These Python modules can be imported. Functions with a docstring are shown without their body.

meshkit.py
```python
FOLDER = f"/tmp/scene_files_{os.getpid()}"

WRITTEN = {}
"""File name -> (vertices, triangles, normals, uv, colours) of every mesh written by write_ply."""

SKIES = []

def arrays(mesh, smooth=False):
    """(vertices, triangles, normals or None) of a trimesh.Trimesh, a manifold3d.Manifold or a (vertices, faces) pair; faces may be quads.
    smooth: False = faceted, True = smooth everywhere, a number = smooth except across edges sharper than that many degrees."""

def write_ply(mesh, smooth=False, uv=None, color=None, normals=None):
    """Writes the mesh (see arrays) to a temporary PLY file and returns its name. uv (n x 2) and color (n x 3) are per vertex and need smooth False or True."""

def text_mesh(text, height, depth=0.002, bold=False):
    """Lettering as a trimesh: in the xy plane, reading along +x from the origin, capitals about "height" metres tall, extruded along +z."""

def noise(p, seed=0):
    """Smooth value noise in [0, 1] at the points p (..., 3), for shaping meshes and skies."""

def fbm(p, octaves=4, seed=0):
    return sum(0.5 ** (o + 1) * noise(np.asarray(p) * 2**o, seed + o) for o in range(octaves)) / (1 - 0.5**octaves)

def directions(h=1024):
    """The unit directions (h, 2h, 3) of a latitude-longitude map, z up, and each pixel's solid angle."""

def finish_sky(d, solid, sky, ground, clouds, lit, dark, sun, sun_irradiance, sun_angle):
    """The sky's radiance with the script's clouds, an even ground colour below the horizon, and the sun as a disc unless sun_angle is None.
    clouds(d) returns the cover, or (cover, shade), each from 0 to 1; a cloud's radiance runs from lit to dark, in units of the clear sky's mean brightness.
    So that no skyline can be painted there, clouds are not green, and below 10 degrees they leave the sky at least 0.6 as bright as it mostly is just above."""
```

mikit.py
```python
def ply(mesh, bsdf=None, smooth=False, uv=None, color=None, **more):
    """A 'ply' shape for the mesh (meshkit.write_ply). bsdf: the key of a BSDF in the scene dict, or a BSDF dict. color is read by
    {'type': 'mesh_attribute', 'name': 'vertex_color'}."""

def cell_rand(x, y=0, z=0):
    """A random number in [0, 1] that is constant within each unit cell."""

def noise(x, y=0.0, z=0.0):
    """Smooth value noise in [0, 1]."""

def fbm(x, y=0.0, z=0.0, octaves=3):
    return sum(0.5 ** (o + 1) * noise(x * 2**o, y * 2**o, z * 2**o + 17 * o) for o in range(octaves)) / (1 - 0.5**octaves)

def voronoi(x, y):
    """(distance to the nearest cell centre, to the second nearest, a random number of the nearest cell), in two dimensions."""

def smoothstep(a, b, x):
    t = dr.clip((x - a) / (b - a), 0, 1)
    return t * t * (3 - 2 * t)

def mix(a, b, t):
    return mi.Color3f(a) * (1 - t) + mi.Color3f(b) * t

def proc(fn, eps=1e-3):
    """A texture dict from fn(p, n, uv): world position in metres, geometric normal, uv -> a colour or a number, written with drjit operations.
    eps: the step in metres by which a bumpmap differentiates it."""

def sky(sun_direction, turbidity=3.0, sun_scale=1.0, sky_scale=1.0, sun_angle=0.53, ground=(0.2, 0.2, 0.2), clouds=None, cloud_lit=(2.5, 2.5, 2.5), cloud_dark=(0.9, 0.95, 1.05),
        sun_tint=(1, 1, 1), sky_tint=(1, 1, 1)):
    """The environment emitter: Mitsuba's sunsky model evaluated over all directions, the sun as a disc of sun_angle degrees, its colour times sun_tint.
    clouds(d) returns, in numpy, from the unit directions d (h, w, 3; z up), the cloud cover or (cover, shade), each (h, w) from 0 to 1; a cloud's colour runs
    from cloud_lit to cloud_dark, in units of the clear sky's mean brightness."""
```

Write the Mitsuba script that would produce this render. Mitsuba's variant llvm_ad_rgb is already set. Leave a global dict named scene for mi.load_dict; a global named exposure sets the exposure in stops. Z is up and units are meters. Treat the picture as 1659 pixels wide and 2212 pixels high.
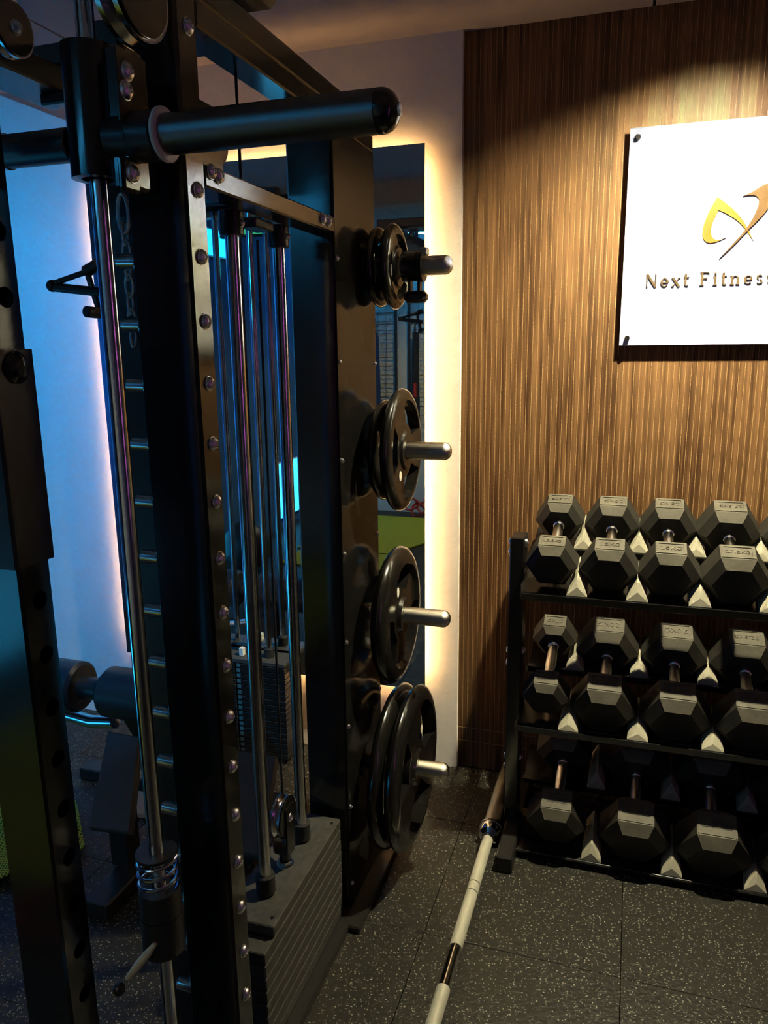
import math, random
import numpy as np, trimesh, manifold3d, drjit as dr, mitsuba as mi
import mikit, meshkit
from mikit import ply, proc, noise, fbm, voronoi, cell_rand, smoothstep, mix
from shapely.geometry import Polygon
T = mi.ScalarTransform4f
M3 = manifold3d.Manifold
scene, labels = {}, {}
random.seed(7)

# ------------------------------------------------------------------ camera, light, exposure
scene['camera'] = {'type': 'perspective', 'fov': 53.38, 'fov_axis': 'x', 'near_clip': 0.02, 'far_clip': 40.0,
                   'to_world': T().look_at(origin=[0, 0, 1.5], target=[-0.301, 0.929, 1.286], up=[-0.054, 0.207, 0.977])}
exposure = 0.0
WARM_SPOT = [11800, 10500, 6700]          # track spotlight over the sign
MAT_SPOT = [1800, 1450, 720]              # second track spotlight, behind the camera
LED_WARM = [26.0, 14.2, 5.4]            # strip behind the mirror
BLUE_PAR = [0.0, 5.6, 14.5]            # added blue lamp, unseen at left, lights the plaster wall
MAGENTA = [6.5, 1.5, 6.2]               # neon tube on the right wall
BLUE_STRIP = [1.5, 18.0, 38.0]           # added strip, brightens the wall behind the wire grids
CYAN = [0.01, 1.1, 2.2]                 # strips on the left wall
LAMP, LAMP_AXIS = np.array([0.195, 2.03, 2.27]), np.array([0.0, 0.381, -0.925])
LAMP2, LAMP2_AXIS = np.array([-1.35, -0.75, 2.27]), np.array([-0.12, 0.0, -0.99])
PAR, PAR_AIM = np.array([-1.62, 0.55, 1.95]), np.array([-2.35, 2.46, 1.15])

# ------------------------------------------------------------------ helpers
def num(key):
    if key not in scene and not any(k.startswith(key + '__') for k in scene):
        return key
    i = 1
    while f'{key}_{i:03d}' in scene or any(k.startswith(f'{key}_{i:03d}__') for k in scene):
        i += 1
    return f'{key}_{i:03d}'
COUNT = {}
def fast(key):
    n = COUNT.get(key, 0); COUNT[key] = n + 1
    return key if n == 0 else f'{key}_{n:03d}'
def thing(name, label, cat, group=None):
    key = fast(name)
    labels[key] = {'label': label, 'category': cat}
    if group: labels[key]['group'] = group
    return key
def part(t, name, mesh, mat, smooth=False, label=None, **more):
    key = fast(t + '__' + name)
    scene[key] = mesh if isinstance(mesh, dict) else ply(mesh, mat, smooth, **more)
    if label: labels[key] = {'label': label}
    return key
def part_at(t, name, shape, m, label=None):
    key = fast(t + '__' + name)
    scene[key] = {**shape, 'to_world': m}
    if label: labels[key] = {'label': label}
    return key
def solo(name, mesh, mat, label, cat, smooth=False, group=None):
    key = thing(name, label, cat, group)
    scene[key] = ply(mesh, mat, smooth)
    return key
def struct(name, mesh, mat, label):
    scene[name] = ply(mesh, mat)
    labels[name] = {'label': label, 'category': name.split('_')[0], 'kind': 'structure'}
    return name
def cat(*ms): return trimesh.util.concatenate([m for m in ms])
def man(m):
    a = m.to_mesh()
    return trimesh.Trimesh(a.vert_properties[:, :3], a.tri_verts, process=False)
def hull(pts):
    return trimesh.convex.convex_hull(np.asarray(pts, float))
def box(x0, x1, y0, y1, z0, z1, c=0.0):
    if c <= 0:
        return trimesh.creation.box(bounds=[[x0, y0, z0], [x1, y1, z1]])
    lo, hi = np.array([x0, y0, z0]), np.array([x1, y1, z1])
    c = min(c, 0.45 * (hi - lo).min())
    p = []
    for i in (0, 1):
        for j in (0, 1):
            for k in (0, 1):
                q = np.where([i, j, k], hi, lo); s = np.where([i, j, k], -1, 1) * c
                for a in range(3):
                    v = q + s; v[a] = q[a]
                    p.append(v)
    return hull(p)
def frame_of(axis):
    a = np.asarray(axis, float); a = a / np.linalg.norm(a)
    u = np.cross(a, [0, 0, 1.0]) if abs(a[2]) < 0.9 else np.cross(a, [1.0, 0, 0])
    u /= np.linalg.norm(u)
    return u, np.cross(a, u), a
def lathe(prof, p0, axis, seg=32):
    """closed profile [(r, h)...] from axis to axis, turned about the axis through p0."""
    u, v, a = frame_of(axis)
    prof = np.asarray(prof, float); n = len(prof)
    ang = np.arange(seg) * 2 * np.pi / seg
    ring = np.cos(ang)[:, None] * u + np.sin(ang)[:, None] * v
    V = np.asarray(p0, float) + prof[:, 0][:, None, None] * ring[None] + prof[:, 1][:, None, None] * a
    V = V.reshape(-1, 3); F = []
    for i in range(n - 1):
        for j in range(seg):
            k = (j + 1) % seg
            A, B, C, D = i * seg + j, i * seg + k, (i + 1) * seg + k, (i + 1) * seg + j
            if prof[i, 0] > 1e-9: F.append((A, B, C))
            if prof[i + 1, 0] > 1e-9: F.append((A, C, D))
    m = trimesh.Trimesh(V, F, process=False)
    return m
def cyl(p0, p1, r, seg=24, c=0.0, dome=0.0):
    p0, p1 = np.asarray(p0, float), np.asarray(p1, float); L = np.linalg.norm(p1 - p0)
    pr = [(0, 0), (r - c, 0)] + ([(r, c)] if c else [])
    if dome:
        pr += [(r, L - dome)] + [(r * math.cos(t), L - dome + dome * math.sin(t)) for t in np.linspace(0.2, 1.45, 6)] + [(0, L)]
    else:
        pr += ([(r, L - c)] if c else []) + [(r - c, L), (0, L)]
    return lathe(pr, p0, p1 - p0, seg)
def pipe(p0, p1, r0, r1, seg=24):
    p0, p1 = np.asarray(p0, float), np.asarray(p1, float); L = np.linalg.norm(p1 - p0)
    return lathe([(r0, 0), (r1, 0), (r1, L), (r0, L), (r0, 0)], p0, p1 - p0, seg)
def tube(pts, r, seg=10, closed=False):
    p = np.asarray(pts, float); n = len(p)
    t = (np.roll(p, -1, 0) - np.roll(p, 1, 0)) if closed else np.gradient(p, axis=0)
    t /= np.linalg.norm(t, axis=1, keepdims=True)
    nrm = frame_of(t[0])[0]; V = []
    ang = np.arange(seg) * 2 * np.pi / seg
    for i in range(n):
        nrm = nrm - t[i] * (nrm @ t[i]); nrm /= np.linalg.norm(nrm)
        b = np.cross(t[i], nrm)
        V.append(p[i] + r * (np.cos(ang)[:, None] * nrm + np.sin(ang)[:, None] * b))
    V = np.vstack(V); F = []
    for i in range(n if closed else n - 1):
        for j in range(seg):
            k = (j + 1) % seg; q = (i + 1) % n
            F += [(i * seg + j, i * seg + k, q * seg + k), (i * seg + j, q * seg + k, q * seg + j)]
    if not closed:
        for base, s in ((0, -1), ((n - 1) * seg, 1)):
            c = len(V); V = np.vstack([V, p[0] if s < 0 else p[-1]])
            for j in range(seg):
                k = (j + 1) % seg
                F.append((c, base + k, base + j) if s < 0 else (c, base + j, base + k))
    return trimesh.Trimesh(V, F, process=False)
def ball(c, r, n=2):
    m = trimesh.creation.icosphere(n, r); m.apply_translation(c); return m
def place(m, mat4):
    m = m.copy(); m.apply_transform(mat4); return m
def basis(o, x, y, z):
    m = np.eye(4); m[:3, 0], m[:3, 1], m[:3, 2], m[:3, 3] = x, y, z, o; return m

# ------------------------------------------------------------------ materials
def pr(col, rough, metallic=0.0, spec=0.5, **k):
    c = col if isinstance(col, dict) else {'type': 'rgb', 'value': list(col)}
    return {'type': 'twosided', 'bsdf': {'type': 'principled', 'base_color': c, 'roughness': rough, 'metallic': metallic, 'specular': spec, **k}}
def rough_metal(col, a):
    return {'type': 'twosided', 'bsdf': {'type': 'roughconductor', 'material': 'none', 'alpha': a, 'specular_reflectance': {'type': 'rgb', 'value': list(col)}}}
def wood_fn(tone, sx):
    def fn(p, n, uv):
        board = cell_rand(dr.floor(p.x / 0.0162 / 7.0))
        g = fbm(p.x * 90 + 3, p.y * 90, p.z * 2.2, 4)
        s = fbm(p.x * 310, p.y * 300, p.z * 7.0, 3)
        k = fbm(p.x * 14 + 9, p.y * 9, p.z * 1.1, 3)
        t = dr.clip(0.5 + (g - 0.5) * 2.0 + (s - 0.5) * 1.3 + (k - 0.5) * 0.9 + (board - 0.5) * 0.18, 0, 1)
        c = mix([0.050, 0.0225, 0.0090], [0.158, 0.080, 0.0345], t)
        return c * tone
    return fn
def plaster_fn(p, n, uv):
    a = fbm(p.x * 60, p.y * 60, p.z * 60, 2); b = fbm(p.x * 3, p.y * 3, p.z * 3, 3)
    speck = smoothstep(0.70, 0.80, noise(p.x * 210, p.y * 210, p.z * 210))
    return mix([0.62, 0.58, 0.54], [0.72, 0.68, 0.63], 0.5 * a + 0.5 * b) * (1 - 0.09 * speck)
def ceil_fn(p, n, uv):
    return mix([0.42, 0.365, 0.31], [0.47, 0.41, 0.35], fbm(p.x * 4, p.y * 4, 0, 3))
def floor_fn(p, n, uv):
    x, y = p.x, p.y
    q = fbm(x * 70, y * 70, 0, 3)
    c = mix([0.0092, 0.0087, 0.0069], [0.0190, 0.0178, 0.0138], q)
    for sx, sy, o, keep in ((80.0, 150.0, 0.0, 0.15), (155.0, 84.0, 7.3, 0.15), (190.0, 205.0, 3.1, 0.14)):
        d, d2, r = voronoi((x + 0.35 * y) * sx + o, (y - 0.3 * x) * sy + o)
        f = smoothstep(0.235, 0.15, d) * dr.select(r < keep, 1.0, 0.0)
        c = mix(c, mi.Color3f(0.22, 0.21, 0.175) * (0.45 + 1.1 * cell_rand(dr.floor(r * 977.0))), f)
    return c
def floor_bump(p, n, uv):
    return fbm(p.x * 160, p.y * 160, 0, 3)
def rubber_fn(p, n, uv):
    s = fbm(p.x * 220, p.y * 220, p.z * 220, 3); k = fbm(p.x * 28, p.y * 28, p.z * 28, 3)
    return mix([0.0105, 0.0098, 0.008], [0.023, 0.021, 0.0165], dr.clip(0.5 * s + 0.9 * k - 0.2, 0, 1))
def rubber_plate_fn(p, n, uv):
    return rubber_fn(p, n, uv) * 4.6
def iron_fn(p, n, uv):
    return mix([0.034, 0.034, 0.030], [0.072, 0.070, 0.062], fbm(p.x * 90, p.y * 90, p.z * 90, 3))
def mat_fn(p, n, uv):
    sx, sy = p.x * 95.0, p.y * 95.0
    row = dr.floor(sy)
    fx = sx + 0.5 * (row - 2 * dr.floor(row / 2)) - 0.5
    fx = fx - dr.floor(fx) - 0.5; fy = sy - row - 0.5
    hole = smoothstep(0.36, 0.24, dr.sqrt(fx * fx + fy * fy))
    return mix([0.34, 0.36, 0.035], [0.02, 0.022, 0.006], hole)
def knurl_bump(p, n, uv):
    a = dr.sin((p.y + p.x + p.z) * 3800.0); b = dr.sin((p.y - p.x - p.z) * 3800.0)
    return 0.5 * (a + b)

scene['m_wood'] = pr(proc(wood_fn(1.0, 1)), 0.6, spec=0.2)
scene['m_groove'] = pr([0.30, 0.195, 0.095], 0.6, spec=0.3)
scene['m_plaster'] = pr(proc(plaster_fn), 0.9, spec=0.1)
scene['m_ceiling'] = pr(proc(ceil_fn), 0.95, spec=0.1)
scene['m_dark_wall'] = pr([0.10, 0.10, 0.10], 0.8, spec=0.2)
scene['m_grey_wall'] = pr([0.05, 0.17, 0.42], 0.7, spec=0.2)
scene['m_pale_wall'] = pr([0.64, 0.64, 0.62], 0.8, spec=0.2)
scene['m_floor'] = {'type': 'twosided', 'bsdf': {'type': 'bumpmap', 'arbitrary': proc(floor_bump, eps=8e-4), 'scale': 0.0012,
                    'bsdf': {'type': 'principled', 'base_color': proc(floor_fn), 'roughness': 0.48, 'specular': 0.35}}}
scene['m_black_gloss'] = pr([0.0075, 0.0072, 0.007], 0.14, spec=0.65)
scene['m_black_panel'] = pr([0.0075, 0.0072, 0.007], 0.12, spec=0.42)
scene['m_black_satin'] = pr([0.012, 0.0115, 0.011], 0.36, spec=0.5)
scene['m_black_matte'] = pr([0.016, 0.016, 0.016], 0.65, spec=0.4)
scene['m_black_hole'] = pr([0.006, 0.006, 0.006], 0.8, spec=0.2)
scene['m_chrome'] = rough_metal([0.78, 0.78, 0.77], 0.05)
scene['m_chrome_rod'] = rough_metal([0.92, 0.92, 0.91], 0.05)
scene['m_bolt'] = rough_metal([0.97, 0.95, 0.93], 0.20)
scene['m_steel'] = rough_metal([0.78, 0.73, 0.62], 0.30)
scene['m_sleeve'] = rough_metal([0.17, 0.18, 0.18], 0.17)
scene['m_knurl'] = {'type': 'twosided', 'bsdf': {'type': 'bumpmap', 'arbitrary': proc(knurl_bump, eps=1.5e-4), 'scale': 0.00012,
                    'bsdf': {'type': 'roughconductor', 'material': 'none', 'alpha': 0.35, 'specular_reflectance': {'type': 'rgb', 'value': [0.80, 0.77, 0.66]}}}}
scene['m_bar_knurl'] = pr([0.50, 0.48, 0.39], 0.55, metallic=0.25)
scene['m_plate'] = pr([0.007, 0.0066, 0.0062], 0.17, spec=0.6)
scene['m_sticker'] = pr([0.80, 0.78, 0.66], 0.45)
scene['m_rubber'] = pr(proc(rubber_fn), 0.62, spec=0.3)
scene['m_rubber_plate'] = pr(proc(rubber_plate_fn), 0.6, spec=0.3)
scene['m_iron'] = pr(proc(iron_fn), 0.5, spec=0.4)
scene['m_divider'] = pr([0.33, 0.31, 0.235], 0.6)
scene['m_mirror'] = {'type': 'twosided', 'bsdf': {'type': 'conductor', 'material': 'none', 'specular_reflectance': {'type': 'rgb', 'value': [0.80, 0.83, 0.83]}}}
scene['m_sign'] = pr([0.84, 0.84, 0.81], 0.35, spec=0.4)
scene['m_gold'] = pr([0.17, 0.075, 0.010], 0.5, spec=0.2)
scene['m_bronze'] = pr([0.060, 0.032, 0.012], 0.5, spec=0.2)
scene['m_letter'] = pr([0.06, 0.038, 0.018], 0.5, spec=0.3)
scene['m_green_mesh'] = pr(proc(mat_fn), 0.8, spec=0.2)
scene['m_green_mat'] = pr([0.30, 0.33, 0.035], 0.8, spec=0.2)
scene['m_tan'] = pr([0.42, 0.26, 0.17], 0.9, spec=0.1)
scene['m_vinyl'] = pr([0.018, 0.018, 0.018], 0.42, spec=0.5)
scene['m_pad'] = pr([0.040, 0.043, 0.040], 0.55, spec=0.4)
scene['m_lever'] = pr([0.55, 0.48, 0.33], 0.4, metallic=0.2)
scene['m_red'] = pr([0.45, 0.03, 0.02], 0.6)
scene['m_navy'] = pr([0.02, 0.045, 0.12], 0.7)
scene['m_wire'] = pr([0.02, 0.02, 0.02], 0.5)
scene['m_beam_wood'] = pr([0.62, 0.36, 0.15], 0.5)
scene['m_white'] = pr([0.7, 0.7, 0.68], 0.6)

# ------------------------------------------------------------------ the room
YW, ZC, XC = 2.48, 2.405, -0.533        # wood wall, ceiling, corner between plaster and wood
XL, XR, YB = -2.75, 1.75, -1.75
fl = struct('floor', box(XL - .1, XR + .1, YB - .1, YW + .1, -0.10, -0.014), 'm_black_hole', 'black rubber gym floor of square tiles with grey flecks')
ts = 0.491
xs = [0.05 + ts * k for k in range(-6, 4)]; ys = [2.147 - ts * k for k in range(-1, 9)]
tile = ply(box(0, ts - 0.0014, 0, ts - 0.0014, -0.0135, 0, 0.0009), 'm_floor')
for x in xs:
    for y in ys:
        x1, y1 = min(x + ts, XR), min(y + ts, YW - .002); x0, y0 = max(x, XL), max(y, YB)
        if x1 - x0 < 0.05 or y1 - y0 < 0.05: continue
        if x1 - x0 > ts - 1e-6 and y1 - y0 > ts - 1e-6:
            part_at('floor', 'tile', tile, T().translate([x0, y0, random.uniform(-.0008, 0.0)]))
        else:
            part('floor', 'tile', box(x0, x1 - .0014, y0, y1 - .0014, -.0135, -.0003, .0009), 'm_floor')
struct('ceiling', box(XL - .1, XR + .1, YB - .1, YW + .1, ZC + .012, ZC + .1), 'm_dark_wall', 'plain pale ceiling of large boards with dark joints')
cx = [XL, -1.672, -0.0, XR]
for a, b in zip(cx[:-1], cx[1:]):
    part('ceiling', 'board', box(a + .004, b - .004, YB, YW + .02, ZC, ZC + .012), 'm_ceiling')
struct('wall_back', cat(box(XL, XC, 2.46, 2.58, 0, ZC)), 'm_plaster', 'pale plaster wall around the backlit mirror, lit blue at left')
struct('wall_back_right', box(XC, XR, YW - .0007, YW + .1, 0, ZC), 'm_groove', 'wall clad in narrow brown wood slats with pale grooves')
pitch = 0.0162
nsl = int((XR - XC) / pitch)
up, mid_, low = (ply(box(0, pitch - 0.0012, 0, 0.0022, z0, z1, 0.0004), 'm_wood') for z0, z1 in ((0.1545, ZC), (0.1035, 0.1522), (0.0, 0.1012)))
for k in range(nsl):
    at = T().translate([XC + 0.001 + k * pitch, YW - 0.001, 0])
    part_at('wall_back_right', 'slat', up, at)
    if k < 40:
        part_at('wall_back_right', 'base_slat', mid_, at)
        part_at('wall_back_right', 'base_slat', low, at)
    else:
        part('wall_back_right', 'base_slat', box(XC + .001 + k * pitch, XC + k * pitch + pitch - .0006, YW - .001, YW + .0012, 0, .1522), 'm_wood')
struct('wall_left', box(XL - .1, XL, YB, 2.58, 0, ZC), 'm_grey_wall', 'blue left side wall of the gym')
struct('wall_right', box(XR, XR + .1, YB, 2.58, 0, ZC), 'm_dark_wall', 'dark grey right side wall of the gym')
struct('wall_front', box(XL - .1, XR + .1, YB - .1, YB, 0, ZC), 'm_pale_wall', 'grey wall behind the photographer with wire grids')

# ------------------------------------------------------------------ backlit mirror
mr = thing('wall_mirror', 'large frameless mirror with warm backlight around its edge, behind the black machine', 'mirror')
MX0, MX1, MZ0, MZ1 = -1.868, -0.6375, 0.310, 2.093
part(mr, 'glass', box(MX0, MX1, 2.410, 2.415, MZ0, MZ1), 'm_mirror')
part(mr, 'mount', box(MX0 + .06, MX1 - .06, 2.4155, 2.4595, MZ0 + .06, MZ1 - .06), 'm_black_matte')
led = lambda *b: {**ply(box(*b), 'm_white'), 'emitter': {'type': 'area', 'radiance': {'type': 'rgb', 'value': LED_WARM}}}
i0, i1 = 0.025, 0.035
for b in ((MX1 - i1, MX1 - i0, 2.4245, 2.4345, MZ0 + .04, MZ1 - .04), (MX0 + i0, MX0 + i1, 2.4245, 2.4345, MZ0 + .04, MZ1 - .04),
          (MX0 + .04, MX1 - .04, 2.4245, 2.4345, MZ1 - i1, MZ1 - i0), (MX0 + .04, MX1 - .04, 2.4245, 2.4345, MZ0 + i0, MZ0 + i1)):
    part(mr, 'led_strip', led(*b), None, label='warm glowing light strip')

# ------------------------------------------------------------------ sign
sg = thing('wall_sign', 'white acrylic gym sign with gold logo on standoffs on the wood wall', 'sign')
SX0, SX1, SZ0, SZ1, SY = -0.0458, 0.90, 1.488, 2.091, 2.452
part(sg, 'panel', box(SX0, SX1, SY, SY + .008, SZ0, SZ1, .0008), 'm_sign', label='white board')
for x in (SX0 + .022, SX1 - .022):
    for z in (SZ0 + .022, SZ1 - .027):
        s = part(sg, 'standoff', cyl((x, YW - .002, z), (x, SY - .012, z), .0072, 20, .0012), 'm_black_gloss', 30)
def curve(pts, n=10):
    """Catmull-Rom through the points."""
    p = np.array(pts, float); p = np.vstack([2 * p[0] - p[1], p, 2 * p[-1] - p[-2]]); out = []
    for i in range(1, len(p) - 2):
        for t in np.linspace(0, 1, n, endpoint=False):
            a, b, c, d = p[i - 1], p[i], p[i + 1], p[i + 2]
            out.append(0.5 * (2 * b + (c - a) * t + (2 * a - 5 * b + 4 * c - d) * t * t + (3 * b - a - 3 * c + d) * t ** 3))
    return out + [p[-2]]
def flat(poly_pts, y0, y1):
    g = Polygon(poly_pts).buffer(0)
    g = max(getattr(g, 'geoms', [g]), key=lambda q: q.area)
    m = trimesh.creation.extrude_polygon(g, 1.0, engine='earcut')
    v = np.array(m.vertices)
    return trimesh.Trimesh(np.stack([v[:, 0], y1 + (y0 - y1) * v[:, 2], v[:, 1]], 1), m.faces, process=False)
outer = curve([(.197, 1.892), (.178, 1.855), (.166, 1.815), (.1655, 1.79), (.174, 1.775), (.188, 1.7695), (.204, 1.7725), (.227, 1.782)])
inner = curve([(.227, 1.782), (.210, 1.7765), (.199, 1.7785), (.191, 1.786), (.1862, 1.802), (.190, 1.826), (.202, 1.857)])
arm = [(.202, 1.857)] + curve([(.202, 1.857), (.236, 1.838), (.268, 1.811), (.298, 1.770)])[1:] + curve([(.298, 1.770), (.276, 1.812), (.243, 1.853), (.197, 1.892)])[1:]
part(sg, 'logo_loop', flat(list(outer) + list(inner) + arm, SY - .003, SY), 'm_gold', label='gold loop of the logo')
lo = curve([(.214, 1.726), (.240, 1.757), (.272, 1.796), (.291, 1.828), (.303, 1.862), (.302, 1.880), (.292, 1.889), (.279, 1.891), (.261, 1.889)])
hi = curve([(.261, 1.889), (.285, 1.899), (.312, 1.914), (.340, 1.921), (.362, 1.915), (.358, 1.893), (.335, 1.862), (.309, 1.828), (.284, 1.801), (.246, 1.758), (.214, 1.726)])
part(sg, 'logo_stroke', flat(list(lo) + list(hi)[1:], SY - .0045, SY - .0002), 'm_bronze', label='bronze stroke of the logo')
# lettering with serifs: strokes of the word drawn as thin and thick bars
def serif_word(s, x, z, h):
    """Roman capitals and small letters from strokes, thick stems and hairlines."""
    polys = []
    th, tn, xh = 0.155 * h, 0.052 * h, 0.66 * h
    def bar(x0, z0, x1, z1, w):
        d = np.array([x1 - x0, z1 - z0]); d /= np.linalg.norm(d); q = np.array([-d[1], d[0]]) * w / 2
        polys.append(Polygon([(x0 + q[0], z0 + q[1]), (x1 + q[0], z1 + q[1]), (x1 - q[0], z1 - q[1]), (x0 - q[0], z0 - q[1])]))
    def stem(cx, z0, z1, w=th, foot=True, top=True):
        bar(cx, z0, cx, z1, w)
        if foot: bar(cx - w, z0 + tn / 2, cx + w, z0 + tn / 2, tn)
        if top: bar(cx - w, z1 - tn / 2, cx + w * .5, z1 - tn / 2, tn)
    def arc(cx, cz, rx, rz, a0, a1, w0, w1, n=14):
        a = np.radians(np.linspace(a0, a1, n)); w = w0 + (w1 - w0) * np.abs(np.cos(a))
        o = [(cx + (rx + w[i] / 2) * math.cos(a[i]), cz + (rz + w0 / 2) * math.sin(a[i])) for i in range(n)]
        q = [(cx + (rx - w[i] / 2) * math.cos(a[i]), cz + (rz - w0 / 2) * math.sin(a[i])) for i in range(n)]
        polys.append(Polygon(o + q[::-1]).buffer(0))
    for ch in s:
        if ch == 'N':
            stem(x + .10 * h, 0, h, tn * 1.3); bar(x + .10 * h, h, x + .76 * h, 0, th); stem(x + .76 * h, 0, h, tn * 1.3); x += 1.02 * h
        elif ch == 'F':
            stem(x + .16 * h, 0, h); bar(x + .1 * h, h - tn / 2, x + .66 * h, h - tn / 2, tn); bar(x + .16 * h, .52 * h, x + .52 * h, .52 * h, tn)
            bar(x + .65 * h, h, x + .65 * h, h * .84, tn); bar(x + .51 * h, .60 * h, x + .51 * h, .44 * h, tn); x += .86 * h
        elif ch == 'e':
            arc(x + .33 * h, xh / 2, .23 * h, xh / 2 - tn / 2, 0, 320, tn, th); bar(x + .12 * h, xh * .5, x + .58 * h, xh * .5, tn); x += .78 * h
        elif ch == 'x':
            bar(x + .08 * h, xh, x + .54 * h, 0, th); bar(x + .54 * h, xh, x + .08 * h, 0, tn)
            for q in (.08, .54):
                bar(x + (q - .10) * h, tn / 2, x + (q + .10) * h, tn / 2, tn); bar(x + (q - .10) * h, xh - tn / 2, x + (q + .10) * h, xh - tn / 2, tn)
            x += .76 * h
        elif ch == 't':
            bar(x + .18 * h, .04 * h, x + .18 * h, .90 * h, th); bar(x + .05 * h, xh, x + .42 * h, xh, tn); bar(x + .18 * h, .03 * h, x + .38 * h, .05 * h, tn * 1.2); x += .58 * h
        elif ch == 'i':
            stem(x + .18 * h, 0, xh); polys.append(Polygon([(x + .18 * h + .075 * h * math.cos(t), .88 * h + .075 * h * math.sin(t)) for t in np.linspace(0, 6.28, 12)])); x += .50 * h
        elif ch == 'n':
            stem(x + .14 * h, 0, xh); arc(x + .36 * h, xh * .62, .20 * h, xh * .36, 0, 180, tn, th * .8); bar(x + .56 * h, 0, x + .56 * h, xh * .64, th); bar(x + .42 * h, tn / 2, x + .70 * h, tn / 2, tn); x += .86 * h
        elif ch == 's':
            arc(x + .27 * h, xh * .74, .15 * h, xh * .24, 30, 250, tn, th * .8); arc(x + .27 * h, xh * .26, .15 * h, xh * .24, -150, 80, tn, th * .8); x += .62 * h
        else:
            x += .46 * h
        x += .10 * h
    return polys, x
import shapely
polys, xe = serif_word('Next Fitness', 0.0, 0.0, 0.0365)
sc_ = (0.3385 - 0.020) / (xe - 0.62 * 0.0365 - 0.1 * .0365)
shape = shapely.affinity.affine_transform(shapely.union_all(polys), [sc_, 0, 0, 1.0, 0.020, 1.6545]) if hasattr(shapely, 'affinity') else None
ms = []
for g in getattr(shape, 'geoms', [shape]):
    m = trimesh.creation.extrude_polygon(g, 1.0, engine='earcut'); v = np.array(m.vertices)
    ms.append((v[:, 0].min(), trimesh.Trimesh(np.stack([v[:, 0], SY - .004 * v[:, 2], v[:, 1]], 1), m.faces, process=False)))
part(sg, 'lettering', cat(*[m for _, m in sorted(ms, key=lambda q: q[0])]), 'm_letter', label='raised bronze letters reading Next Fitness')

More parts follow.
